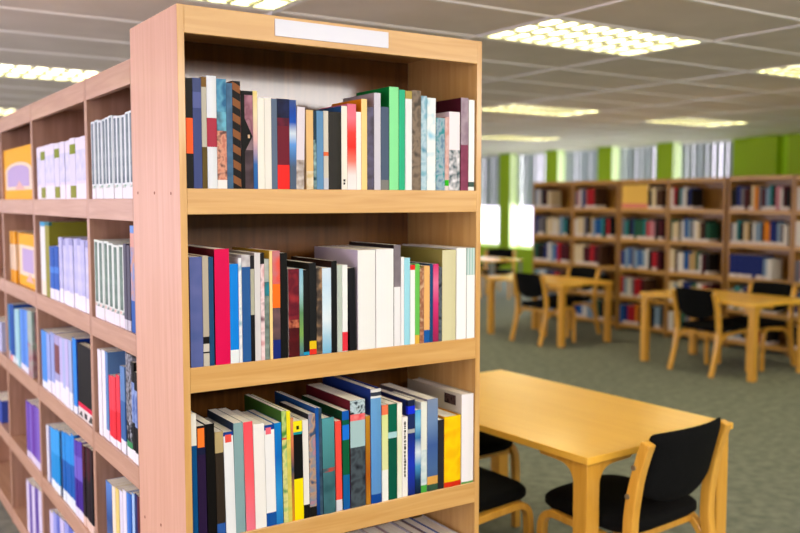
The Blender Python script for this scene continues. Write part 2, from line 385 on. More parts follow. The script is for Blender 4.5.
R1 = [
 (185.3,192,78,[('23211f',118),('ff7038',153.5),('23211f',N_)],'black book with an orange block, leftmost',{}),
 (192.2,200.8,78,[('55608c',92),('6a74aa',108),('505c90',N_)],'slate blue book with paler bands',{}),
 (201,206,77,[('8a6a38',87),('c8c4b6',147),('6e5c2c',N_)],'thin grey and olive book',{}),
 (206.2,216,76,[('e9eef4',118),('b9465a',147),('e6ebf2',N_)],'white book with a dark red band',{'hard':True}),
 (216.2,225.8,79,[('3f78a0|6fb0cc|4a86b0@30',112),('7cc0d8|566a78@40',131),('c88878|e0a890|7c5a58@60',180),('f2efee',N_)],'sky blue and pink desert-photo book',{}),
 (226,232,83,[('4a6c8c|5c80a0@40',N_)],'thin slate-blue book beside the desert-photo one',{}),
 (232.2,240,81,[('1e1a1a/96643e@9',N_)],'black book with brown slanting stripes',{}),
 (240.2,252.6,91,[('1b1718',95),('b88898|986878|c8a0a8@28',136),('a89098|7c6870@26',150),('6a5860|3a3034@26',N_)],'black and mauve photo book',{'patch':[('0c0b0c',[(0,0),(.3,0),(.3,.38),(.95,.54),(.3,.72),(.3,1),(0,1)]),('e0c0a0',[(.55,.52),(.72,.52),(.72,.555),(.55,.555)])]}),
 (252.8,257,91,[('f0dc96>f0e4c0>e8c0c0>3c78b8>2c6cb0',N_)],'thin cream-to-blue fading book',{}),
 (257.2,264,98,[('f2f0e8',N_)],'off-white book, first of a touching pair',{}),
 (264.2,271,98,[('eeece6',N_)],'off-white book, second of a touching pair',{}),
 (271.2,276.8,99,[('6c7c94',N_)],'thin grey-blue plain book',{}),
 (277,289,99,[('26305c|1c1c34@30',118),('5c1f3a|7c2440@40',126),('7c2238',165),('f23430',N_)],'navy and crimson book with bright red foot',{}),
 (289.2,296,100,[('4c6498>2c58b0>2060c0>d8e4f0>70a8e8>5c88c0>5c6c84>5c6c84>5c6c84',N_)],'slate book with blue and white glow',{}),
 (297,305,107,[('e6dfe8',160),('d8d0cc|9a8c84@50',N_)],'slim lilac-white book, slightly leaning',{'lean':1.2}),
 (306,313,110,[('e8c48c',171),('d8c090|f0e8d8@40',N_)],'tan kraft-coloured book',{'side':'e8c898'}),
 (313.2,316.2,111,[('2c4a5c',140),('28505c|a8c8c8@50',N_)],'very thin dark teal book',{}),
 (316.4,323.2,111,[('6e9cc4',N_)],'plain mid-blue book',{}),
 (323.4,328.2,111,[('d8d4c8',152),('e87848',156),('d4d0c4',178),('c8ccd8',N_)],'thin cream book with an orange dot',{}),
 (328.4,341,112,[('3a3834',N_)],'thick charcoal-black book with rounded spine',{'hard':True}),
 (341.2,347,106,[('f2ede4',N_)],'cream-white book beside the thick charcoal one',{'marks':[(.06,.13,'2c2c2c',.4)],'side':'3a68a0'}),
 (347.2,356,104,[('e88098>f48898>f05048>f03c30>f88878>f8e8e8>f4f0f2',N_)],'pink-red to white fading book',{}),
 (356.2,361,112,[('f6f4f2',N_)],'thin plain white book before the orange-sided one',{}),
 (361.2,367,99,[('f8dc9c',N_)],'cream-spined book with orange cover side',{'side':'f0981c'}),
 (367.2,373.6,107,[('5c5664|74708c@40',N_)],'dark violet-grey book',{}),
 (374,380.6,93,[('d6d4e0',N_)],'tall pale grey book with striped side',{'side':'b4a8ac'}),
 (381,388.8,107,[('5c6c84',180),('8c8c88',N_)],'slate-grey book left of the bright green one',{}),
 (389.2,398.6,87,[('98ecac',N_)],'tall light green book with dark green side',{'side':'149048'}),
 (399,405,90,[('3cc096',N_)],'teal-green book right of the tall green one',{'side':'107c54'}),
 (405.4,412,91,[('b8a860',99),('eef0f2',N_)],'white book with an olive top',{}),
 (412.2,421,90.5,[('786c60|988878|605850@34',N_)],'tall brown-grey mottled book',{}),
 (421.2,427,96,[('8cbcd0|c4dce8|74a8c0@30',N_)],'pale blue mottled book',{}),
 (427.2,435.8,98,[('e8f4f8|f4f8f8|a8d8ec@22',N_)],'white book with light blue mottling',{}),
 (436.2,445,118,[('7898b0|a8c0cc|48a0a8@50',N_)],'short teal-sided patterned book',{'side':'108c90'}),
 (445.2,449,117,[('e4c8c4|d8a8a0@50',180),('38c020',186),('e8dcd8',N_)],'thin pale pink book with a green mark',{}),
 (449.2,460,112,[('f6eef4',150),('eceaf0|506870@50',N_)],'white and pink book before the maroon one',{'side':'f0d8e0'}),
 (461,468.6,98,[('a08c9c|b8a8b4@40',145),('9c5470|8c4864@40',N_)],'mauve-spined book with a large maroon cover side',{'side':'5c2030','D':.27}),
 (469,474.6,100,[('fafafa',182),('506860',187),('f0f4f0',N_)],'thin white book, rightmost',{}),
]
R2 = [
 (189,201.8,257,[('5c6ca4|7078b0@18',N_)],'thick periwinkle book, leftmost',{'side':'5c2c34'}),
 (202,208,256,[('c0b8a8',337),('1c1c1c',344),('d0ccc4',352),('1c1c1c',353.5),('c8c4b8',N_)],'grey-beige book with black foot tag',{}),
 (208.2,213,257,[('245880',N_)],'thin navy blue plain book',{}),
 (214,229,249,[('e00460',N_)],'large crimson-pink book',{'side':'6c0428','D':.26}),
 (229.4,238,264,[('0c90e8',350),('e8f0f4',N_)],'bright sky-blue book with a white foot',{}),
 (238.2,241.2,258,[('dce4ec|f0f0f4|a4c4d8@34',N_)],'thin pale blue-white book',{'side':'e8e0e4'}),
 (241.4,250,255,[('d8d8dc|b8b0b4@40',267),('3468a4',N_)],'blue book with a pale portrait top',{'side':'dcd8dc'}),
 (250.2,254,256,[('2c2c30',269),('b8b8a8',315),('1c1c20',N_)],'thin book, grey above black',{}),
 (254.2,260,253,[('dcdadc',N_)],'pale grey thick paperback left of the black-topped one',{'side':'c4bcb8'}),
 (260.2,264,253,[('242424',264),('d8a8ac|f0dce0|8c6c78@32',N_)],'black-topped pink photo book',{}),
 (264.2,268.8,259,[('c8c8c0|a8b4b0@40',282),('2c98a8|48787c@40',296),('98a8a0|607470@40',N_)],'grey book with a teal patch',{}),
 (269.2,272,251,[('f8dca0',N_)],'thin cream-yellow book beside the orange one',{'side':'d8b440','D':.25}),
 (272.2,279.8,251,[('e86858|c88890@30',284),('f88028',308),('584c54|806468@30',340),('1c3484',N_)],'orange and dusky book with navy foot',{}),
 (280.2,287,253,[('141414',N_)],'solid black book after the orange one',{}),
 (288,299,269,[('8c2838|6c1c30|a83840@22',320),('d88868|6c1820@60',328),('64141c|4c1018@30',N_)],'dark red mottled book',{'side':'ece0dc'}),
 (299.2,303,269,[('90c0dc>a8d0d8>6c9870>88b060>50809c',N_)],'thin light blue and green book',{}),
 (303.2,308.8,270,[('181818',352),('20a0c8',357),('181818',N_)],'narrow black book with a blue dot',{}),
 (309,316,263,[('202224',341),('e8c820',349),('e04030',356),('203038',N_)],'black book with yellow and red foot labels',{'side':'302c28','D':.24}),
 (316.3,321.8,268,[('b09070|5c5048|34302c@34',N_)],'brown mottled photo book',{}),
 (322,331,268,[('d8e8f8>c8e0f4>d8ecf8>e4f0f8>b0d4e8>7cb8dc',N_)],'pale ice-blue wide book',{'side':'e8dcd8'}),
 (331.3,336.6,261,[('181a1a',N_)],'tall black book right of the ice-blue one',{'side':'3c2018','D':.25}),
 (337,342,265,[('c0ccc4',N_)],'thin pale grey-green book',{'side':'e0d4d0'}),
 (342.2,347.4,265,[('f0f4f4',332),('e84050',351),('e8e8e8',N_)],'white book with a red foot label',{}),
 (348,354.6,268,[('1c1e22',N_)],'black book leaning on the big white volumes',{'lean':-1.3}),
 (357.5,375.4,250,[('eef0f0',N_)],'very thick white volume with lavender side',{'side':'dcd0e0','D':.26}),
 (375.8,393.6,249,[('f2f2f4',N_)],'very thick white volume, right of its twin',{'side':'e4dce4','D':.26}),
 (394,400.6,245,[('7c747c|948c94@20',287),('eeeef2',N_)],'tall white book with a grey-brown top',{'side':'34282c','D':.26}),
 (401,404,257,[('f4f4f8',N_)],'very thin white book beside the cyan one',{}),
 (404.2,410,258,[('a8e0f0',N_)],'pale cyan book',{}),
 (410.4,415,265,[('e83430',270),('f8f8f8',N_)],'white book with a small red top',{}),
 (415.2,419.6,264,[('78cc64',335),('78cc64>e0c040>e8c050',N_)],'lime green book',{}),
 (419.8,424,268,[('cc9878|a06c54|d8b898@50',N_)],'thin brown patterned book',{'side':'243c20'}),
 (424.2,429.8,266,[('f0c080',330),('1c68b0',N_)],'tan-orange book with blue foot',{}),
 (430,433,264,[('1c5888',N_)],'thin deep blue book beside the pink one',{}),
 (433.2,438.6,264,[('d83c80>e884ac>d84488>c43070>a03060',N_)],'magenta-pink book',{'side':'601838'}),
 (438.8,442,267,[('4c5460|707880|242c38@50',N_)],'thin dark grey patterned book',{}),
 (442.3,456,250,[('dcd8b4',N_)],'large pale olive volume',{'side':'a89c5c','D':.30,'hard':True}),
 (456.6,466.4,248,[('fafafc',N_)],'white volume right of the pale olive one',{'D':.30}),
 (467,475,248,[('e0eaea=b0d0cc@30',275),('fafafa',N_)],'white book with pale teal lines, rightmost',{'D':.28}),
]
L3 = -1.1
R3 = [
 (190.8,196,414,[('ecebe4',446),('045c94',N_)],'white-topped deep blue book, leftmost',{'lean':-.2}),
 (196.4,205,426,[('241e28',446),('1c2448',455),('34204a',N_)],'dark purple book with an orange tag',{'lean':-.4,'patch':[('ff8c38',[(.08,.815),(.88,.815),(.88,.98),(.08,.98)])]}),
 (205.2,214,424,[('141210',N_)],'solid black wide book after the purple one',{'lean':-.75}),
 (214.6,223,432,[('beac80',453),('40362c',524),('3868b0',N_)],'dark brown book with khaki top',{'lean':-.8}),
 (223.2,233,432,[('1c4c9c',436),('ecf0f4',N_)],'white book with a red square tag',{'lean':-1.1,'patch':[('f06458',[(.15,.90),(.8,.90),(.8,.975),(.15,.975)])]}),
 (233.2,242.8,423,[('92b2b6',N_)],'grey-teal plain book',{'lean':-.8,'side':'304868'}),
 (243,252.4,422,[('f8606e>f87078>f0889c',N_)],'coral-pink plain book',{'lean':-1.2,'side':'e8e8e8'}),
 (253,264,424,[('f2f2f0',N_)],'thick white plain book right of coral-pink',{'lean':-1.0}),
 (264.3,274,425,[('1850a4',430),('f0f2f4',513),('1c60ac',N_)],'white book with blue top and blue foot',{'lean':-1.0,'patch':[('f07888',[(.1,.91),(.65,.91),(.65,.975),(.1,.975)])]}),
 (274.2,281,423,[('148cd4>1878c8>3ca0dc>2c88cc',N_)],'bright blue book',{'lean':-.9}),
 (281.3,286,411,[('90c068|c8d890|5c9840@34',438),('d06858',440),('b0cc88|e0dc98|78a868@40',N_)],'green map-patterned book',{'lean':-.9,'side':'4c7830','D':.25}),
 (286.2,290,411,[('f0e428',440),('c8cc68|e8d870@40',N_)],'thin yellow book beside the green patterned one',{'lean':-.8,'D':.25}),
 (290.3,293,418,[('e09c6c>d88860>4c5868>c88c40>e0a030',N_)],'very thin orange-brown book',{'lean':-.7}),
 (293,302,421,[('f4e820',432),('20a0a8',434.5),('161616',479),('fce800',N_)],'yellow and black book',{'lean':-.8,'marks':[(.915,.935,'3c3c20',.3)]}),
 (302.3,308,420,[('eceae6',505),('1c1c1c',N_)],'white book with a black foot',{'lean':-.8}),
 (308.2,315,414,[('b890a0|8c98a8|c0a088|486080@36',507),('202020',N_)],'blurred pastel photo book with black foot',{'lean':-.8,'side':'303040'}),
 (315.2,318.4,408,[('1c60ac>2868b0>0c4080',N_)],'thin royal blue book',{'lean':-.7,'D':.26}),
 (318.5,321.3,408,[('506c80|384c60@30',N_)],'thin slate book right of royal blue',{'lean':-.7,'D':.26}),
 (321.8,334,418,[('60a8b0>58989c>447880>406c74',468),('c05c50|486c74@60',472),('3c6870|54848c@20',N_)],'thick teal book',{'lean':-.9,'hard':True,'side':'1c3c48'}),
 (335,341,421,[('f05c50',500),('dcdce4',N_)],'red book with a pale foot',{'lean':-.8}),
 (342,348.8,411,[('1868c0',420),('0c6850',425),('2480e0',440),('0c6c48',475),('10808c>1868b0',N_)],'blue and green banded book',{'lean':-.7,'side':'0c5838','D':.25}),
 (350,365,400,[('182028|c8dce4|384c58@60',414),('e85c64|f09090@60',420.5),('b0ccd0',447),('3c444c|58646c|2c3038@30',N_)],'very thick volume, photo top and red band',{'lean':-.3,'D':.27,'side':'7c2434'}),
 (365.5,370,416,[('c09030>b88428>b06820>c08c30',N_)],'thin golden-brown book',{'lean':-.4}),
 (370.5,381,389,[('e0e0e0',392),('404858',396),('e8e8e8',398),('78acd8>70a8dc>68a0d8>6c9cd0',494),('1454a4',N_)],'tall sky-blue volume',{'lean':-.3,'hard':True,'side':'2c4890','D':.29}),
 (381.8,388,405,[('f08860',415),('dce8a0>e0e8b0>e8ecb8',470),('f0f4f0',N_)],'pale yellow-green book',{'lean':-.2}),
 (388.2,397,404,[('047058',432),('b4dce0',438),('006450',N_)],'dark green book with a pale band',{'lean':-.2}),
 (397.2,402,403,[('f4f2ec>e8ecc8>f0f0e8',N_)],'thin cream-white book beside dark green',{'lean':-.1,'side':'d89888'}),
 (402.3,407.6,417,[('f4f2ee',N_)],'short white book with black lettering',{'lean':-.1,'marks':[(.25,.95,'2c2c30',.35)]}),
 (408,415,400,[('243054',406),('1c3ce8',414),('28386c',429),('b0b4b8',433),('30448c>243880>2844c8>243880',N_)],'navy book with a silver band',{'lean':0}),
 (415.3,421,410,[('58b0e0>90cce8>3c80b8>e0ecf4>58a0d0>204870>102038',N_)],'blue and white water-photo book',{}),
 (421.2,427,402,[('e8ece4',450),('c0d8dc|e4ecec@40',485),('58b050',N_)],'whitish book with green foot',{'lean':.0}),
 (427.3,438,399,[('8c9cb8>7c98c0>4c6ca8>5878a8>506890',476),('e0b060',484),('3c5848|4c7058@40',N_)],'slate-blue book with a tan band',{'side':'9c94a4','D':.27}),
 (438.4,444,420,[('36343a',N_)],'charcoal book left of the yellow one',{}),
 (444.3,461,416,[('f4c408|fcd808|f0a810@14',481),('e04020|c82818@30',487),('e08020|c04020@40',N_)],'thick yellow book with red foot',{'hard':True,'side':'e8a810'}),
 (461.6,473.6,394,[('f2f0f4',481),('5c9c48|88b878@40',N_)],'thick white volume with green foot, rightmost',{'hard':True,'D':.30,'side':'d8d0c0','side_patch':('4c3838|6c5450|2c2020@60',.03,.09,.86,.97)}),
]
for k, row in enumerate((R1, R2, R3)):
    for (x0, x1, yt, bands, desc, kw) in row:
        px_book(k, x0, x1, yt, bands, desc, **kw)
R4 = [('6c3030','dark red',.03,.25),('c8b8a0','beige',.025,.24),('384860','slate blue',.02,.26),('8c2434','crimson',.024,.27),('74685c','brown-grey',.022,.25),('d8d4d0','light grey',.05,.27),
      ('5c3020','chestnut',.045,.28),('48504c','dark grey-green',.03,.26),('b89470','tan',.06,.27),('b0a0a8','mauve-grey',.03,.27),('181618','black',.05,.265),('a890a0','lilac',.045,.28),('8ca0c8','pale blue',.035,.27),
      ('e8e8f0','white',.05,.275),('c8b4b8','dusty pink',.045,.275),('d8d4e4','lavender-white',.05,.275),('948078','taupe',.03,.275),('5070b0','blue',.03,.275),('eceaf0','pearl white',.045,.27)]
x = X0 + .022
tot = sum(r[2] for r in R4); k_ = (UW - .05) / tot
for (col, nm, t_, h_) in R4:
    t_ *= k_
    if x < X0 + .30: x += t_; continue
    book((x + t_ / 2, FY + .02, ZS[3]), 0, t_ * .98, h_, .25, [(col, 0)], None, 0, True, nm + " book on the near bookcase's fourth shelf, only its top showing", 'books on the fourth shelf of the near bookcase')
    x += t_

# ------------------------------------------------------------------ the receding row on the left (faces -X)
RX = .752
def ry(x): return onx(x, 200, RX).y
def rz_(x, y): return onx(x, y, RX).z
B1_, B2_, B3_ = ry(87.6), ry(33.2), ry(2)
RB = [(2.532, B1_ - .001), (B1_ + .001, B2_ - .001), (B2_ + .001, B3_ - .001), (B3_ + .001, 5.62)]
RZS = [1.625, 1.232, .838, .445, .075]
RN = ['touching the near end panel', 'second along the left row', 'third along the left row', 'at the far end of the left row']
for n, (a, b_) in enumerate(RB):
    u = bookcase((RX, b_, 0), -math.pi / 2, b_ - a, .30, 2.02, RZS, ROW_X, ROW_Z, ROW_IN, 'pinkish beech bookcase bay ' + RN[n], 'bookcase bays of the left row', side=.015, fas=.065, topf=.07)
SN = ['top', 'second', 'third', 'fourth', 'bottom']
BN = ['nearest left bay', 'second left bay', 'third left bay', 'farthest left bay']
def row_run(bay, sh, xa, xb, ya, yb, n, bands, desc, side=None, D=.2, jit=.004, strip=None):
    """n books between pixel columns xa..xb; top edge at pixel ya (left) and yb (right)"""
    z = RZS[sh]; ra, rb = onx(xa, ya + 28, RX).y, onx(xb, yb + 34, RX).y; ha, hb = rz_(xa, ya) - z, rz_(xb, yb) - z
    ra = min(ra, RB[bay][1] - .017); rb = max(rb, RB[bay][0] + .017)
    T = (ra - rb) / n
    bl = bands if isinstance(bands, list) and bands and isinstance(bands[0], list) else [bands]
    for i in range(n):
        f = (i + .5) / n; H = ha + (hb - ha) * f + random.uniform(-jit, jit); H = min(H, .285 if sh > 3 else .32)
        bd = bl[i % len(bl)]
        ds = desc[i % len(desc)] if isinstance(desc, list) else desc
        g = ds + (', ' + ORD[i] + ' of its kind' if n > 1 else '') + ', ' + SN[sh] + ' shelf, ' + BN[bay]
        o = book((RX + .006 + random.uniform(0, .004), ra - T * (i + .5), z), -math.pi / 2, T * .96, H, D, bd, side, 0, False, g, 'books in the ' + BN[bay] + ', ' + SN[sh] + ' shelf')
        if strip:
            q = MB(); q.box(-T * strip[3] / 2, T * strip[3] / 2, -T * .02 - .0008, 0, H * strip[0], H * strip[1], M(strip[2])); q.build('spine_print', o)
GJ = [('f4f0f4', 0), ('e8b0a0|f0f0f0|68b088@60', .13), ('eaf2f2', .17)]
GJ2 = [('eef0f0', 0), ('e0ece8', .14)]
row_run(0, 0, 89, 131.5, 122, 110.5, 11, [GJ, GJ2], 'grey-teal journal volume with white edges', side='e8f0f0', strip=(.19, .975, '6c8088|98a8ac@26', .45))
GK = [('f2ecf2', 0), ('e0a890|e8ece8|88a098@60', .15), ('e8f2ea', .2)]
row_run(0, 1, 92, 121, 240, 246, 6, [GK], 'grey-green journal volume with white foot', side='e8f2ea', strip=(.21, .975, '6c8478|8ca89a@26', .5))
row_run(0, 1, 121, 127, 244, 246, 2, [[('d0d0d8', 0), ('686878', .12)]], 'dark grey book')
row_run(0, 1, 127.4, 133, 224, 225, 1, [[('3c70b8', 0), ('88a8d8|d8a890@40', .3), ('e0b0a0', .8), ('80a8e0', .93)]], 'tall blue and peach book')
row_run(0, 2, 96, 103, 349, 350, 2, [[('f0f0f4', 0)]], 'white book')
row_run(0, 2, 103.2, 106, 351, 352, 1, [[('e8e8f0', 0), ('7098c8', .12)]], 'thin blue book')
row_run(0, 2, 106.2, 117, 376, 376, 3, [[('f0f0f4', 0), ('e83848', .1), ('f05060', .5)]], 'short red book with white foot')
row_run(0, 2, 117.2, 122.4, 368, 366, 2, [[('e8ecf4', 0), ('4c78b0', .15), ('7098c8', .6)]], 'blue book')
row_run(0, 2, 122.6, 129, 353, 353, 1, [[('f0f0f0', 0), ('48a068', .1), ('c8d0d8|282830|181820@60', .16), ('20222a|b0b4bc@70', .35)]], 'black book with pale speckled lettering')
row_run(0, 2, 129.2, 135, 360, 376, 2, [[('f0f0f0', 0), ('141418', .12), ('5878b8|a0b8e0@40', .4), ('181818', .8)]], 'black and blue book')
row_run(0, 3, 104, 110, 482, 484, 1, [[('6c98d8>3c6098>7c90b8', 0)]], 'steel blue book')
row_run(0, 3, 110.3, 117, 487, 489, 2, [[('f0e8d0', 0)], [('e8d888', 0)]], ['ivory book', 'yellow book'])
row_run(0, 3, 117.3, 124, 491, 493, 2, [[('e0e0ec', 0)], [('e8e8ee', 0), ('e84870', .2), ('e8e8f0', .35)]], ['plain whitish book', 'whitish book with pink mark'])
row_run(0, 3, 124.3, 132, 494, 496, 3, [[('5c98e0', 0)], [('3c78c8', 0)], [('b0d0f0', 0)]], ['sky-blue book', 'bright mid-blue book', 'pale ice-blue book'])
row_run(0, 3, 132.3, 138, 496, 498, 2, [[('243c78', 0)], [('6c2838', 0)]], ['dark navy book', 'maroon book'])
# bay 2
WJ = [('f2eef6', 0), ('e4e0f4', .25), ('cdd2ee|e4e4f4@24', .3), ('e8e6f4', .8)]
WJg = [('f2eef6', 0), ('98a030', .02), ('e0def0', .22), ('e0e0f2', .3), ('90a020', .74), ('e8e8f0', .90)]
row_run(1, 0, 35, 88, 147, 134, 10, [WJ, WJg, WJ], ['lavender-white journal', 'lavender-white journal with green tags', 'lavender-white journal beside green tags'])
row_run(1, 1, 38, 43, 222, 222, 1, [[('f0ead8', 0), ('e8ecea', .2), ('48b0d8', .94)]], 'tall ivory book with blue top', side='d8ccd8', jit=0)
row_run(1, 1, 43.2, 47.5, 222, 222, 1, [[('a0a040', 0), ('3c8890', .95)]], 'tall olive book with teal top', jit=0)
row_run(1, 1, 48.2, 57, 246, 246, 2, [[('e8eaf4', 0), ('3070c8', .2), ('5090e0', .5), ('2868c0', .62)]], 'short bright blue book with white foot')
row_run(1, 1, 57.3, 87, 238, 240, 8, [[('f0f0fa', 0), ('b8bce8|d0d4f0@24', .22)], [('f0f0fa', 0), ('c4c8ec|dcdcf4@24', .2), ('a8acd8', .9)]], 'pale lavender journal')
row_run(1, 2, 39.5, 45, 331, 332, 1, [[('e8f0f8', 0), ('58a0e8', .12)]], 'clear blue book')
row_run(1, 2, 45.2, 52, 333, 334, 2, [[('f0f0f8', 0), ('a8b8e8', .2)]], 'periwinkle book with white foot')
row_run(1, 2, 52.2, 57, 336, 337, 1, [[('f0f0f8', 0), ('b0b4dc', .28), ('8c5c60', .4), ('b8b4dc', .85)]], 'lilac book with a brown patch')
row_run(1, 2, 57.2, 70, 338, 340, 4, [[('f0f0f8', 0), ('c8c4ec', .3)], [('e8f0f4', 0), ('b4c4e8', .25)]], 'lilac-white journal')
row_run(1, 2, 70.2, 74.2, 338, 339, 1, [[('e8f0f8', 0), ('3898e8', .1)]], 'azure book beside the black display book', side='2050b0')
row_run(1, 3, 45, 49, 427, 428, 2, [[('e8ecf4', 0)], [('7888b8', 0)]], ['near-white thin book', 'slate-lavender thin book'])
row_run(1, 3, 49.2, 58, 429, 431, 3, [[('e8f4f8', 0), ('28a0e0', .14), ('48b0f0', .6)]], 'cyan-blue book with white foot')
row_run(1, 3, 58.2, 60, 432, 432, 1, [[('103860', 0)]], 'very thin dark blue book')
row_run(1, 3, 60.2, 72, 433, 437, 4, [[('e8f4f8', 0), ('2070c0', .16), ('38a0e8', .6)]], 'blue book with white foot')
row_run(1, 3, 72.2, 80, 441, 443, 3, [[('e8e8f4', 0), ('5030a0', .12), ('8070d0', .5), ('6850b8', .8)]], 'purple book with white foot')
row_run(1, 3, 80.2, 94, 447, 452, 5, [[('e8d0c0', 0), ('301828', .12), ('581830', .6)], [('e8d0c0', 0), ('181420', .12), ('30141c', .7)]], 'dark maroon book')
row_run(1, 4, 48, 80, 512, 530, 8, [[('d8d4f0', 0)], [('a8b0e8', 0)], [('7080d0', 0)]], ['pale lilac book', 'periwinkle book', 'mid-violet book'])
# bay 3
row_run(2, 2, 4, 8, 303, 304, 1, [[('e8ecf4', 0), ('60b8e8', .15)]], 'sky-blue book')
row_run(2, 2, 8.2, 12.5, 304, 305, 2, [[('f09080', 0), ('2868b8', .1)], [('e8f0f4', 0), ('2060b0', .12)]], 'strong blue book')
row_run(2, 2, 12.7, 18, 309, 310, 2, [[('e8f4f4', 0), ('b0dce8', .1)], [('a8d8e0', 0)]], 'pale aqua book')
row_run(2, 2, 18.2, 26, 309, 311, 3, [[('e8ecf8', 0), ('70a8f0', .1)], [('e8ecf8', 0), ('5890e0', .1)]], 'cornflower blue book')
row_run(2, 2, 26.2, 31, 310, 312, 1, [[('a87880|b8a0a0|a8b8a8@18', 0), ('a0bcb0|c0c8c0@18', .5)]], 'mottled green and brown book')
row_run(2, 3, 25, 38, 401, 410, 5, [[('e0dcf0', 0), ('8060c0', .12)], [('e0dcf0', 0), ('9078d0', .12)], [('e8e0f0', 0), ('7848b0', .12)]], 'violet book with white foot')
row_run(2, 4, 25, 40, 481, 494, 5, [[('e0dcf0', 0)], [('7058b0', 0)]], ['thin white book', 'thin violet book'])
row_run(3, 2, -12, 0.5, 320, 322, 3, [[('c8d0f0', 0)], [('5878c8', 0)]], ['pale blue book', 'denim blue book'])
row_run(3, 3, -12, 0.5, 396, 402, 3, [[('5068c0', 0)], [('a86858', 0)]], ['royal blue book', 'rust-brown book'])

# face-out display pieces in the row
def display(bay, sh, x0, x1, y0, name, label, cat, front, dy=.02, D=.03, sidec='f0f0f0'):
    """a book or brochure standing face-out: front = list of (material, u0, u1, v0, v1) patches on the cover"""
    z = RZS[sh]; ra, rb = min(onx(x0, y0 + 30, RX).y, RB[bay][1] - .017), max(onx(x1, y0 + 35, RX).y, RB[bay][0] + .017); H = rz_(x0, y0) - z; W2 = ra - rb
    r = tag(empty(name, (RX + dy, (ra + rb) / 2, z + .0003), -math.pi / 2), label, cat)
    b = MB(); b.box(-W2/2, W2/2, 0, .002, 0, H, front[0][0]); b.box(-W2/2, W2/2, D - .002, D, 0, H, front[0][0]); b.box(-W2/2, -W2/2 + .002, .002, D - .002, 0, H, front[0][0])
    b.build('cover', r)
    p = MB(); p.box(-W2/2 + .003, W2/2 - .003, .0021, D - .0021, .002, H - .003, PAGES); p.build('page_block', r)
    q = MB(); k = 0
    for (m, poly) in front[1:]:
        k += 1; q.prism([(-W2/2 + a * W2, c * H) for a, c in poly], 'y', -.0006 * k, 0, m)
    if k: q.build('cover_print', r)
    return r
def rect(a, b, c, d): return [(a, c), (b, c), (b, d), (a, d)]
YEL = M('f6bc20'); CRM = M('f0e0c8'); LAV = M('c4b4dc'); PNK = M('e8c0b8')
arch = [(.05, .18)] + [(.5 - .45 * math.cos(math.pi * i / 12), .55 + .17 * math.sin(math.pi * i / 12)) for i in range(13)] + [(.95, .18)]
arch2 = [(.13, .25)] + [(.5 - .37 * math.cos(math.pi * i / 12), .53 + .13 * math.sin(math.pi * i / 12)) for i in range(13)] + [(.87, .25)]
display(2, 0, 1.5, 31, 151, 'display_brochure', 'amber brochure with lavender arch standing face-out on the top left shelf', 'brochure', [YEL, (CRM, arch), (LAV, arch2), (PNK, [(.45, .18), (.62, .38), (.8, .18)])] if False else [(YEL,), (CRM, arch), (LAV, arch2), (PNK, [(.4, .19), (.55, .36), (.72, .19)])], dy=.012)
display(2, 1, 14.5, 33, 233, 'display_brochure', 'amber brochure with white panel standing face-out on the second left shelf', 'brochure', [(YEL,), (CRM, rect(.05, .95, .2, .78)), (LAV, rect(.22, .8, .28, .72)), (PNK, [(.4, .1), (.6, .26), (.8, .1)])], dy=.02)
for k in range(3):
    row_run(2, 1, 9 + k * 1.8, 10.7 + k * 1.8, 232, 232, 1, [[('f0b020', 0), ('f0dcc0', .25), ('f0b428', .75)]], ('first', 'second', 'third')[k] + ' amber and cream folder')
display(1, 2, 75, 92, 343, 'display_book', 'black book with crimson lower band standing face-out on the third shelf', 'book', [(M('141216'),), (M('e02858'), rect(0, 1, .14, .2)), (M('e8e4e0'), rect(0, 1, 0, .14)), (BLACKP, [(.05, .03), (.2, .1), (.3, .02)]), (BLACKP, rect(.4, .55, .03, .1)), (BLACKP, [(.65, .02), (.8, .12), (.95, .04)])], dy=.01)

# ------------------------------------------------------------------ far bookcases
FX = 8.35; FD = .34
PAL = {'w': ('e4e0dc', 'white'), 'c': ('e0d0b0', 'cream'), 'r': ('b82c38', 'red'), 'm': ('5c2430', 'maroon'), 'n': ('2c3c80', 'navy'), 'b': ('2c68a8', 'blue'), 'l': ('90a8c0', 'pale blue'),
       'g': ('386c58', 'green'), 't': ('3c8c90', 'teal'), 'k': ('2c2828', 'black'), 'y': ('807c84', 'grey'), 'o': ('e09030', 'orange'), 'p': ('604888', 'purple'), 'e': ('c4a878', 'beige'), 'h': ('c88c98', 'pink'), 'd': ('5c4030', 'brown')}
FBAY = [(9.36, 8.585), (8.575, 7.785), (7.755, 7.005), (6.995, 6.215), (6.175, 5.40), (5.39, 4.60)]
FZ = [1.52, 1.15, .785, .43, .09]; FH = 1.875
FAR = [
 [('lwykmc', .45), ('nyykccwcltk', .95), ('gkknwlbrmm', .92), ('tlwlknrm', .8), ('nwyblk', .7)],
 [('yhwnyrrrd', .52), ('wccykelbbtkrk', .9), ('cccmmrmd', .66), ('kywnlk', .6), ('nbwlgk', .75)],
 [('kcd', .30), ('ytkngggtrhhkm', .92), ('nlbylblwkrm', .88), ('rlwyrrmd', .6), ('bnrrodnnkl', .9)],
 [('wrmglwknk', .43), ('gcckwblywcdkg', .75), ('ccdwwbbeegwmk', .75), ('clcnngwrm', .8), ('wkgyn', .5)],
 [('kknymdcoymltkhwmk', .97), ('ywtkcekwllkoonnlyw', .95), ('nnnnnnnnnlw', .72), ('ytwnkwdl', .8), ('wlknrk', .7)],
 [('wmyckn', .5), ('wcelkr', .5), ('yhwmkd', .5), ('nlwk', .4), ('krw', .4)],
]
REST = MB()
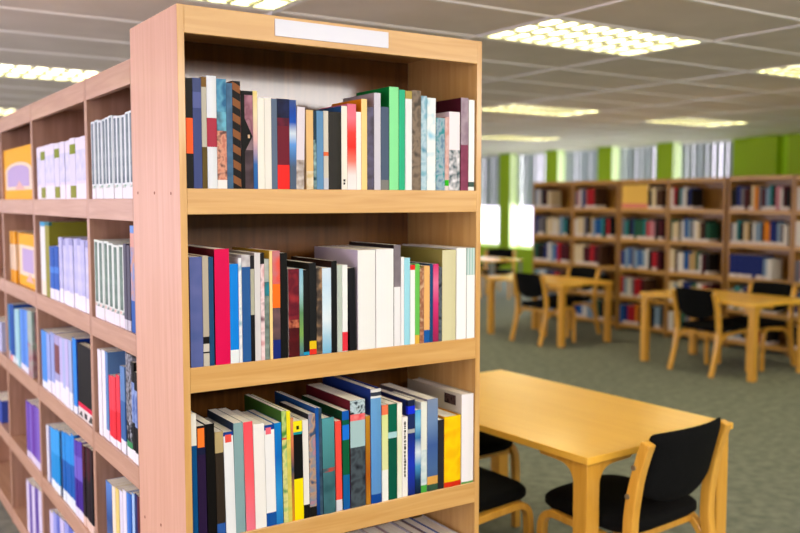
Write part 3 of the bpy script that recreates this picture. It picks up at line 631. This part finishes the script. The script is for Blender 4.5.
for n, (a, b_) in enumerate(FBAY):
    bookcase((FX, a, 0), -math.pi / 2, a - b_, FD, FH if n != 4 else FH + .01, FZ, FAR_X, FAR_Z, FAR_Z, 'oak bookcase against the green wall side, %s from the left at the back' % ORD[n], 'oak bookcases at the back of the library', side=.022, fas=.045, topf=.05)
    for k, (s_, fill) in enumerate(FAR[n]):
        wtot = (a - b_ - .05) * fill; wts = [random.uniform(.75, 1.25) for _ in s_]; sc = wtot / sum(wts); y = a - .024
        if n == 2 and k == 0: y -= .42; sc *= 1.0
        for q, ch in enumerate(s_):
            T = wts[q] * sc; H = random.uniform(.215, .265); y -= T / 2
            if ch == 'n' and n == 4 and k == 2: H = .25
            col, cn = PAL[ch]
            xs = FX + .006 + random.uniform(0, .01); white = random.random() < .75; hw = T * .475
            if n == 4 and k <= 2:
                book((xs, y, FZ[k]), -math.pi / 2, T * .95, H, .19, [('e8dcd8', 0), (col, .15)] if white else [(col, 0)], None, 0, False,
                     '%s book, %s from left, %s shelf of the %s far bookcase' % (cn, ORD[q], SN[k], ORD[n]), 'books in the %s far bookcase' % ORD[n], lod=1)
            else:
                z = FZ[k] + .0002; zs_ = z + (H * .15 if white else 0)
                if white: REST.box(xs, xs + .19, y - hw, y + hw, z, zs_, M('e8dcd8'))
                REST.box(xs, xs + .19, y - hw, y - hw + .0015, zs_, z + H, M(col)); REST.box(xs, xs + .19, y + hw - .0015, y + hw, zs_, z + H, M(col)); REST.box(xs, xs + .0015, y - hw + .0015, y + hw - .0015, zs_, z + H, M(col))
                REST.box(xs + .0015, xs + .188, y - hw + .0015, y + hw - .0015, zs_, z + H - .001, PAGES)
            y -= T / 2
tag(REST.build('shelved_books'), 'rows of mixed coloured books filling the far oak bookcases', 'books', kind='stuff')
# face-out display in the third far bay
r = tag(empty('display_folder', (FX + .008, 7.755 - .235, FZ[0] + .0003), -math.pi / 2), 'large yellow folder with pink foot standing face-out in third far bookcase', 'folder')
b = MB(); b.box(-.205, .205, 0, .004, 0, .29, M('f4cc70')); b.box(-.205, .205, .03, .034, 0, .29, M('e8b850')); b.box(-.205, -.201, .004, .03, 0, .29, M('e8b850')); b.build('cover', r)
b = MB(); b.box(-.2, .2, .0041, .0299, .002, .285, PAGES); b.build('page_block', r)
b = MB(); b.box(-.204, .204, -.001, 0, .01, .06, M('e89088')); b.build('cover_print', r)

# ------------------------------------------------------------------ tables
def make_table():
    r = empty('study_table', (0, 0, 0)); W2, L2, Z = .44, .715, .70
    t = MB(); t.box(-L2, L2, -W2, W2, Z - .028, Z, TABLE)
    t.build('tabletop', r, bevel=.003)
    R_ = .07
    for sx in (-1, 1):
        for sy in (-1, 1):
            l = MB(); lw = .068; ins = .012
            def prof(o, sg):   # vertical post with a curved shoulder running under the top
                zt = Z - .029
                p = [(0, 0), (lw, 0), (lw, zt - R_ - .018)]
                for i in range(1, 7):
                    a = math.pi * (1 - i / 12); p.append((lw + R_ + R_ * math.cos(a), zt - R_ - .018 + R_ * math.sin(a)))
                p += [(lw + R_ + .10, zt - .014), (lw + R_ + .11, zt), (0, zt)]
                return [(o - sg * q[0], q[1]) for q in p]
            ox, oy = sx * (L2 - ins), sy * (W2 - ins)
            l.prism(prof(ox, sx), 'y', oy, oy - sy * (lw - .002), BENT)
            l.prism(prof(oy - sy * .0012, sy), 'x', ox - sx * .0012, ox - sx * (lw + .001), BENT)
            l.build('leg', r, bevel=.003)
    ap = MB(); ap.box(-L2 + .12, L2 - .12, -.02, .02, Z - .075, Z - .029, BENT); ap.build('under_rail', r)
    return r
tab = make_table()
def place(o, x, y, rz, label, cat, group):
    o.location = (x, y, 0); o.rotation_euler = (0, 0, rz); tag(o, label, cat, group); return o
# corners near-left (2.26,2.24) near-right (3.14,2.26) far-right (3.04,3.67)
place(tab, 2.672, 2.965, math.radians(92.5), 'large light oak study table in the foreground beside the near bookcase', 'table', 'oak study tables')
t_ = place(copy_tree(tab), 7.17, 7.76, math.radians(90), 'oak study table in the middle distance, left one of the two', 'table', 'oak study tables'); t_.scale = (.92, .91, 1)
t_ = place(copy_tree(tab), 7.31, 5.45, math.radians(90), 'oak study table in the middle distance, right one of the two', 'table', 'oak study tables'); t_.scale = (.925, .95, 1)

# ------------------------------------------------------------------ chairs (face +y)
def cush(wid, dep, th, n=14, corner=.10, crown=.02, taper=0.0):
    """rounded cushion as a closed grid: returns verts/faces of a soft superellipse slab"""
    V, F = [], []
    def o(a, k):
        c, s_ = math.cos(a), math.sin(a); e = .42
        return (math.copysign(abs(c) ** e, c) * wid / 2 * k, math.copysign(abs(s_) ** e, s_) * dep / 2 * k)
    na = 32; rings = [(.0, -th/2, 0), (.80, -th/2, 0), (.95, -th/2 * .85, 0), (1, -th * .2, 0), (1, th * .2, 0), (.96, th/2 * .8, 0), (.85, th/2, 0), (.5, th/2 + crown * .6, 0), (0, th/2 + crown, 0)]
    idx = []
    for (k, z, _) in rings:
        if k == 0: V.append((0, 0, z)); idx.append([len(V) - 1] * na)
        else:
            row = []
            for i in range(na):
                x, y = o(2 * math.pi * i / na, k); V.append((x * (1 - taper * (y / dep + .5) if taper else 1), y, z)); row.append(len(V) - 1)
            idx.append(row)
    for a in range(len(idx) - 1):
        for i in range(na):
            j = (i + 1) % na; q = [idx[a][i], idx[a][j], idx[a+1][j], idx[a+1][i]]
            q2 = [];
            for t in q:
                if t not in q2: q2.append(t)
            F.append(tuple(q2))
    return V, F
def bez(p0, p1, p2, n=7): return [tuple((1-t)**2 * a + 2*(1-t)*t * b + t*t * c for a, b, c in zip(p0, p1, p2)) for t in [i / n for i in range(n + 1)]]
def make_chair():
    r = empty('study_chair', (0, 0, 0)); HWD = .262
    for sx in (-1, 1):
        x0, x1 = sx * (HWD - .042), sx * HWD
        # upright: one laminated piece from the rear foot to the top of the back
        u_ = MB(); path = bez((-.30, 0), (-.205, .28), (-.205, .42)) + bez((-.205, .44), (-.21, .60), (-.275, .775))[1:]
        u_.strip(path, [.040] * 4 + [.044] * (len(path) - 8) + [.040] * 4, x0, x1, BENT); u_.build('upright', r, bevel=.006)
        # bent side frame: front leg, seat rail, and the curved tail glued to the upright
        s_ = MB(); pf = [(.225, 0), (.222, .20), (.218, .31)] + bez((.217, .33), (.212, .405), (.14, .402))[1:] + [(0, .392)] + bez((-.06, .386), (-.165, .375), (-.19, .30))
        s_.strip(pf, .030, sx * (HWD - .040), sx * (HWD - .002), BENT); s_.build('side_frame', r, bevel=.005)
        for z in (.57, .68):
            k = MB(); yy = -.212 - (z - .60) * .22
            k.prism([(yy + .010 * math.cos(a), z + .010 * math.sin(a)) for a in [i * math.pi / 5 for i in range(10)]], 'x', sx * (HWD - .001), sx * (HWD + .004), STEEL); k.build('bolt', r)
    V, F = cush(.50, .475, .055, taper=.05)
    m = MB(); m.v = V; m.f = F; m.mi = [0] * len(F); m.mats = [FABRIC]; so = m.build('seat', r, smooth=True); so.location = (0, .03, .432)
    # backrest: curved upholstered panel with a hollow lower edge and a bowed top
    nx, nz = 16, 8; VB, FB = [], []
    def top(u): return .80 + .008 * (1 - u * u)
    def bot(u): return .545 + .03 * abs(u) ** 3 - .03 * (1 - u * u)
    for side_ in (0, 1):
        for j in range(nz + 1):
            for i in range(nx + 1):
                u_ = -1 + 2 * i / nx; v = j / nz; z = bot(u_) + (top(u_) - bot(u_)) * v
                edge = min(1, (1 - abs(u_)) * 6 + .35) * min(1, min(v, 1 - v) * 6 + .35)
                yc = -.208 - max(0, z - .5) ** 1.15 * .28 - .045 * (1 - u_ * u_) + .012
                VB.append((u_ * .219, yc + (-.019 if side_ == 0 else .019) * edge, z))
    K = (nx + 1) * (nz + 1)
    for j in range(nz):
        for i in range(nx):
            a = j * (nx + 1) + i; FB.append((a, a + 1, a + nx + 2, a + nx + 1)); FB.append((K + a, K + a + nx + 1, K + a + nx + 2, K + a + 1))
    for i in range(nx):
        FB.append((i, K + i, K + i + 1, i + 1)); t = nz * (nx + 1) + i; FB.append((t, t + 1, K + t + 1, K + t))
    for j in range(nz):
        a = j * (nx + 1); FB.append((a, a + nx + 1, K + a + nx + 1, K + a)); a += nx; FB.append((a, K + a, K + a + nx + 1, a + nx + 1))
    m = MB(); m.v = VB; m.f = FB; m.mi = [0] * len(FB); m.mats = [FABRIC]; o = m.build('backrest', r, smooth=True)
    md = o.modifiers.new('soft', 'SUBSURF'); md.levels = md.render_levels = 1
    c = MB(); c.box(-HWD + .04, HWD - .04, .17, .20, .37, .40, BENT); c.build('cross_rail', r, bevel=.003)
    c = MB(); c.box(-HWD + .04, HWD - .04, -.15, -.12, .355, .385, BENT); c.build('cross_rail', r, bevel=.003)
    return r
ch = make_chair()
def chair(x, y, deg, label, o=None): return place(o or copy_tree(ch), x, y, math.radians(deg), label, 'chair', 'black upholstered study chairs')
chair(2.606, 2.36, 5, 'black upholstered bentwood chair in the foreground, its back toward the viewer', ch)
chair(2.13, 2.88, -88, 'black-seated chair tucked under the left side of the foreground table')
chair(2.59, 3.50, 182, 'black-seated chair at the far end of the foreground table')
chair(6.95, 7.56, -90, 'black chair at the left middle-distance table, back toward the viewer')
chair(7.58, 7.85, 90, 'black chair on the far side of the left middle-distance table')
chair(7.07, 5.37, -92, 'black chair at the right middle-distance table, back toward the viewer')
chair(7.66, 5.32, 90, 'black chair on the far side of the right middle-distance table')

# small work table and chair by the window wall
r = tag(empty('side_table', (8.75, 10.75, 0)), 'small yellow-topped table on grey metal legs by the windows', 'table')
b = MB(); b.box(-.30, .30, -.4, .4, .69, .715, TABLE); b.build('tabletop', r, bevel=.003)
for sx in (-1, 1):
    for sy in (-1, 1):
        b = MB(); b.box(sx * .27 - .015, sx * .27 + .015, sy * .37 - .015, sy * .37 + .015, 0, .69, GREYMETAL); b.build('leg', r)
chair(9.48, 11.5, 130, 'black chair standing beyond the small metal-legged table by the windows')
chair(10.1, 12.6, -120, 'black chair at the very back by the leftmost windows')
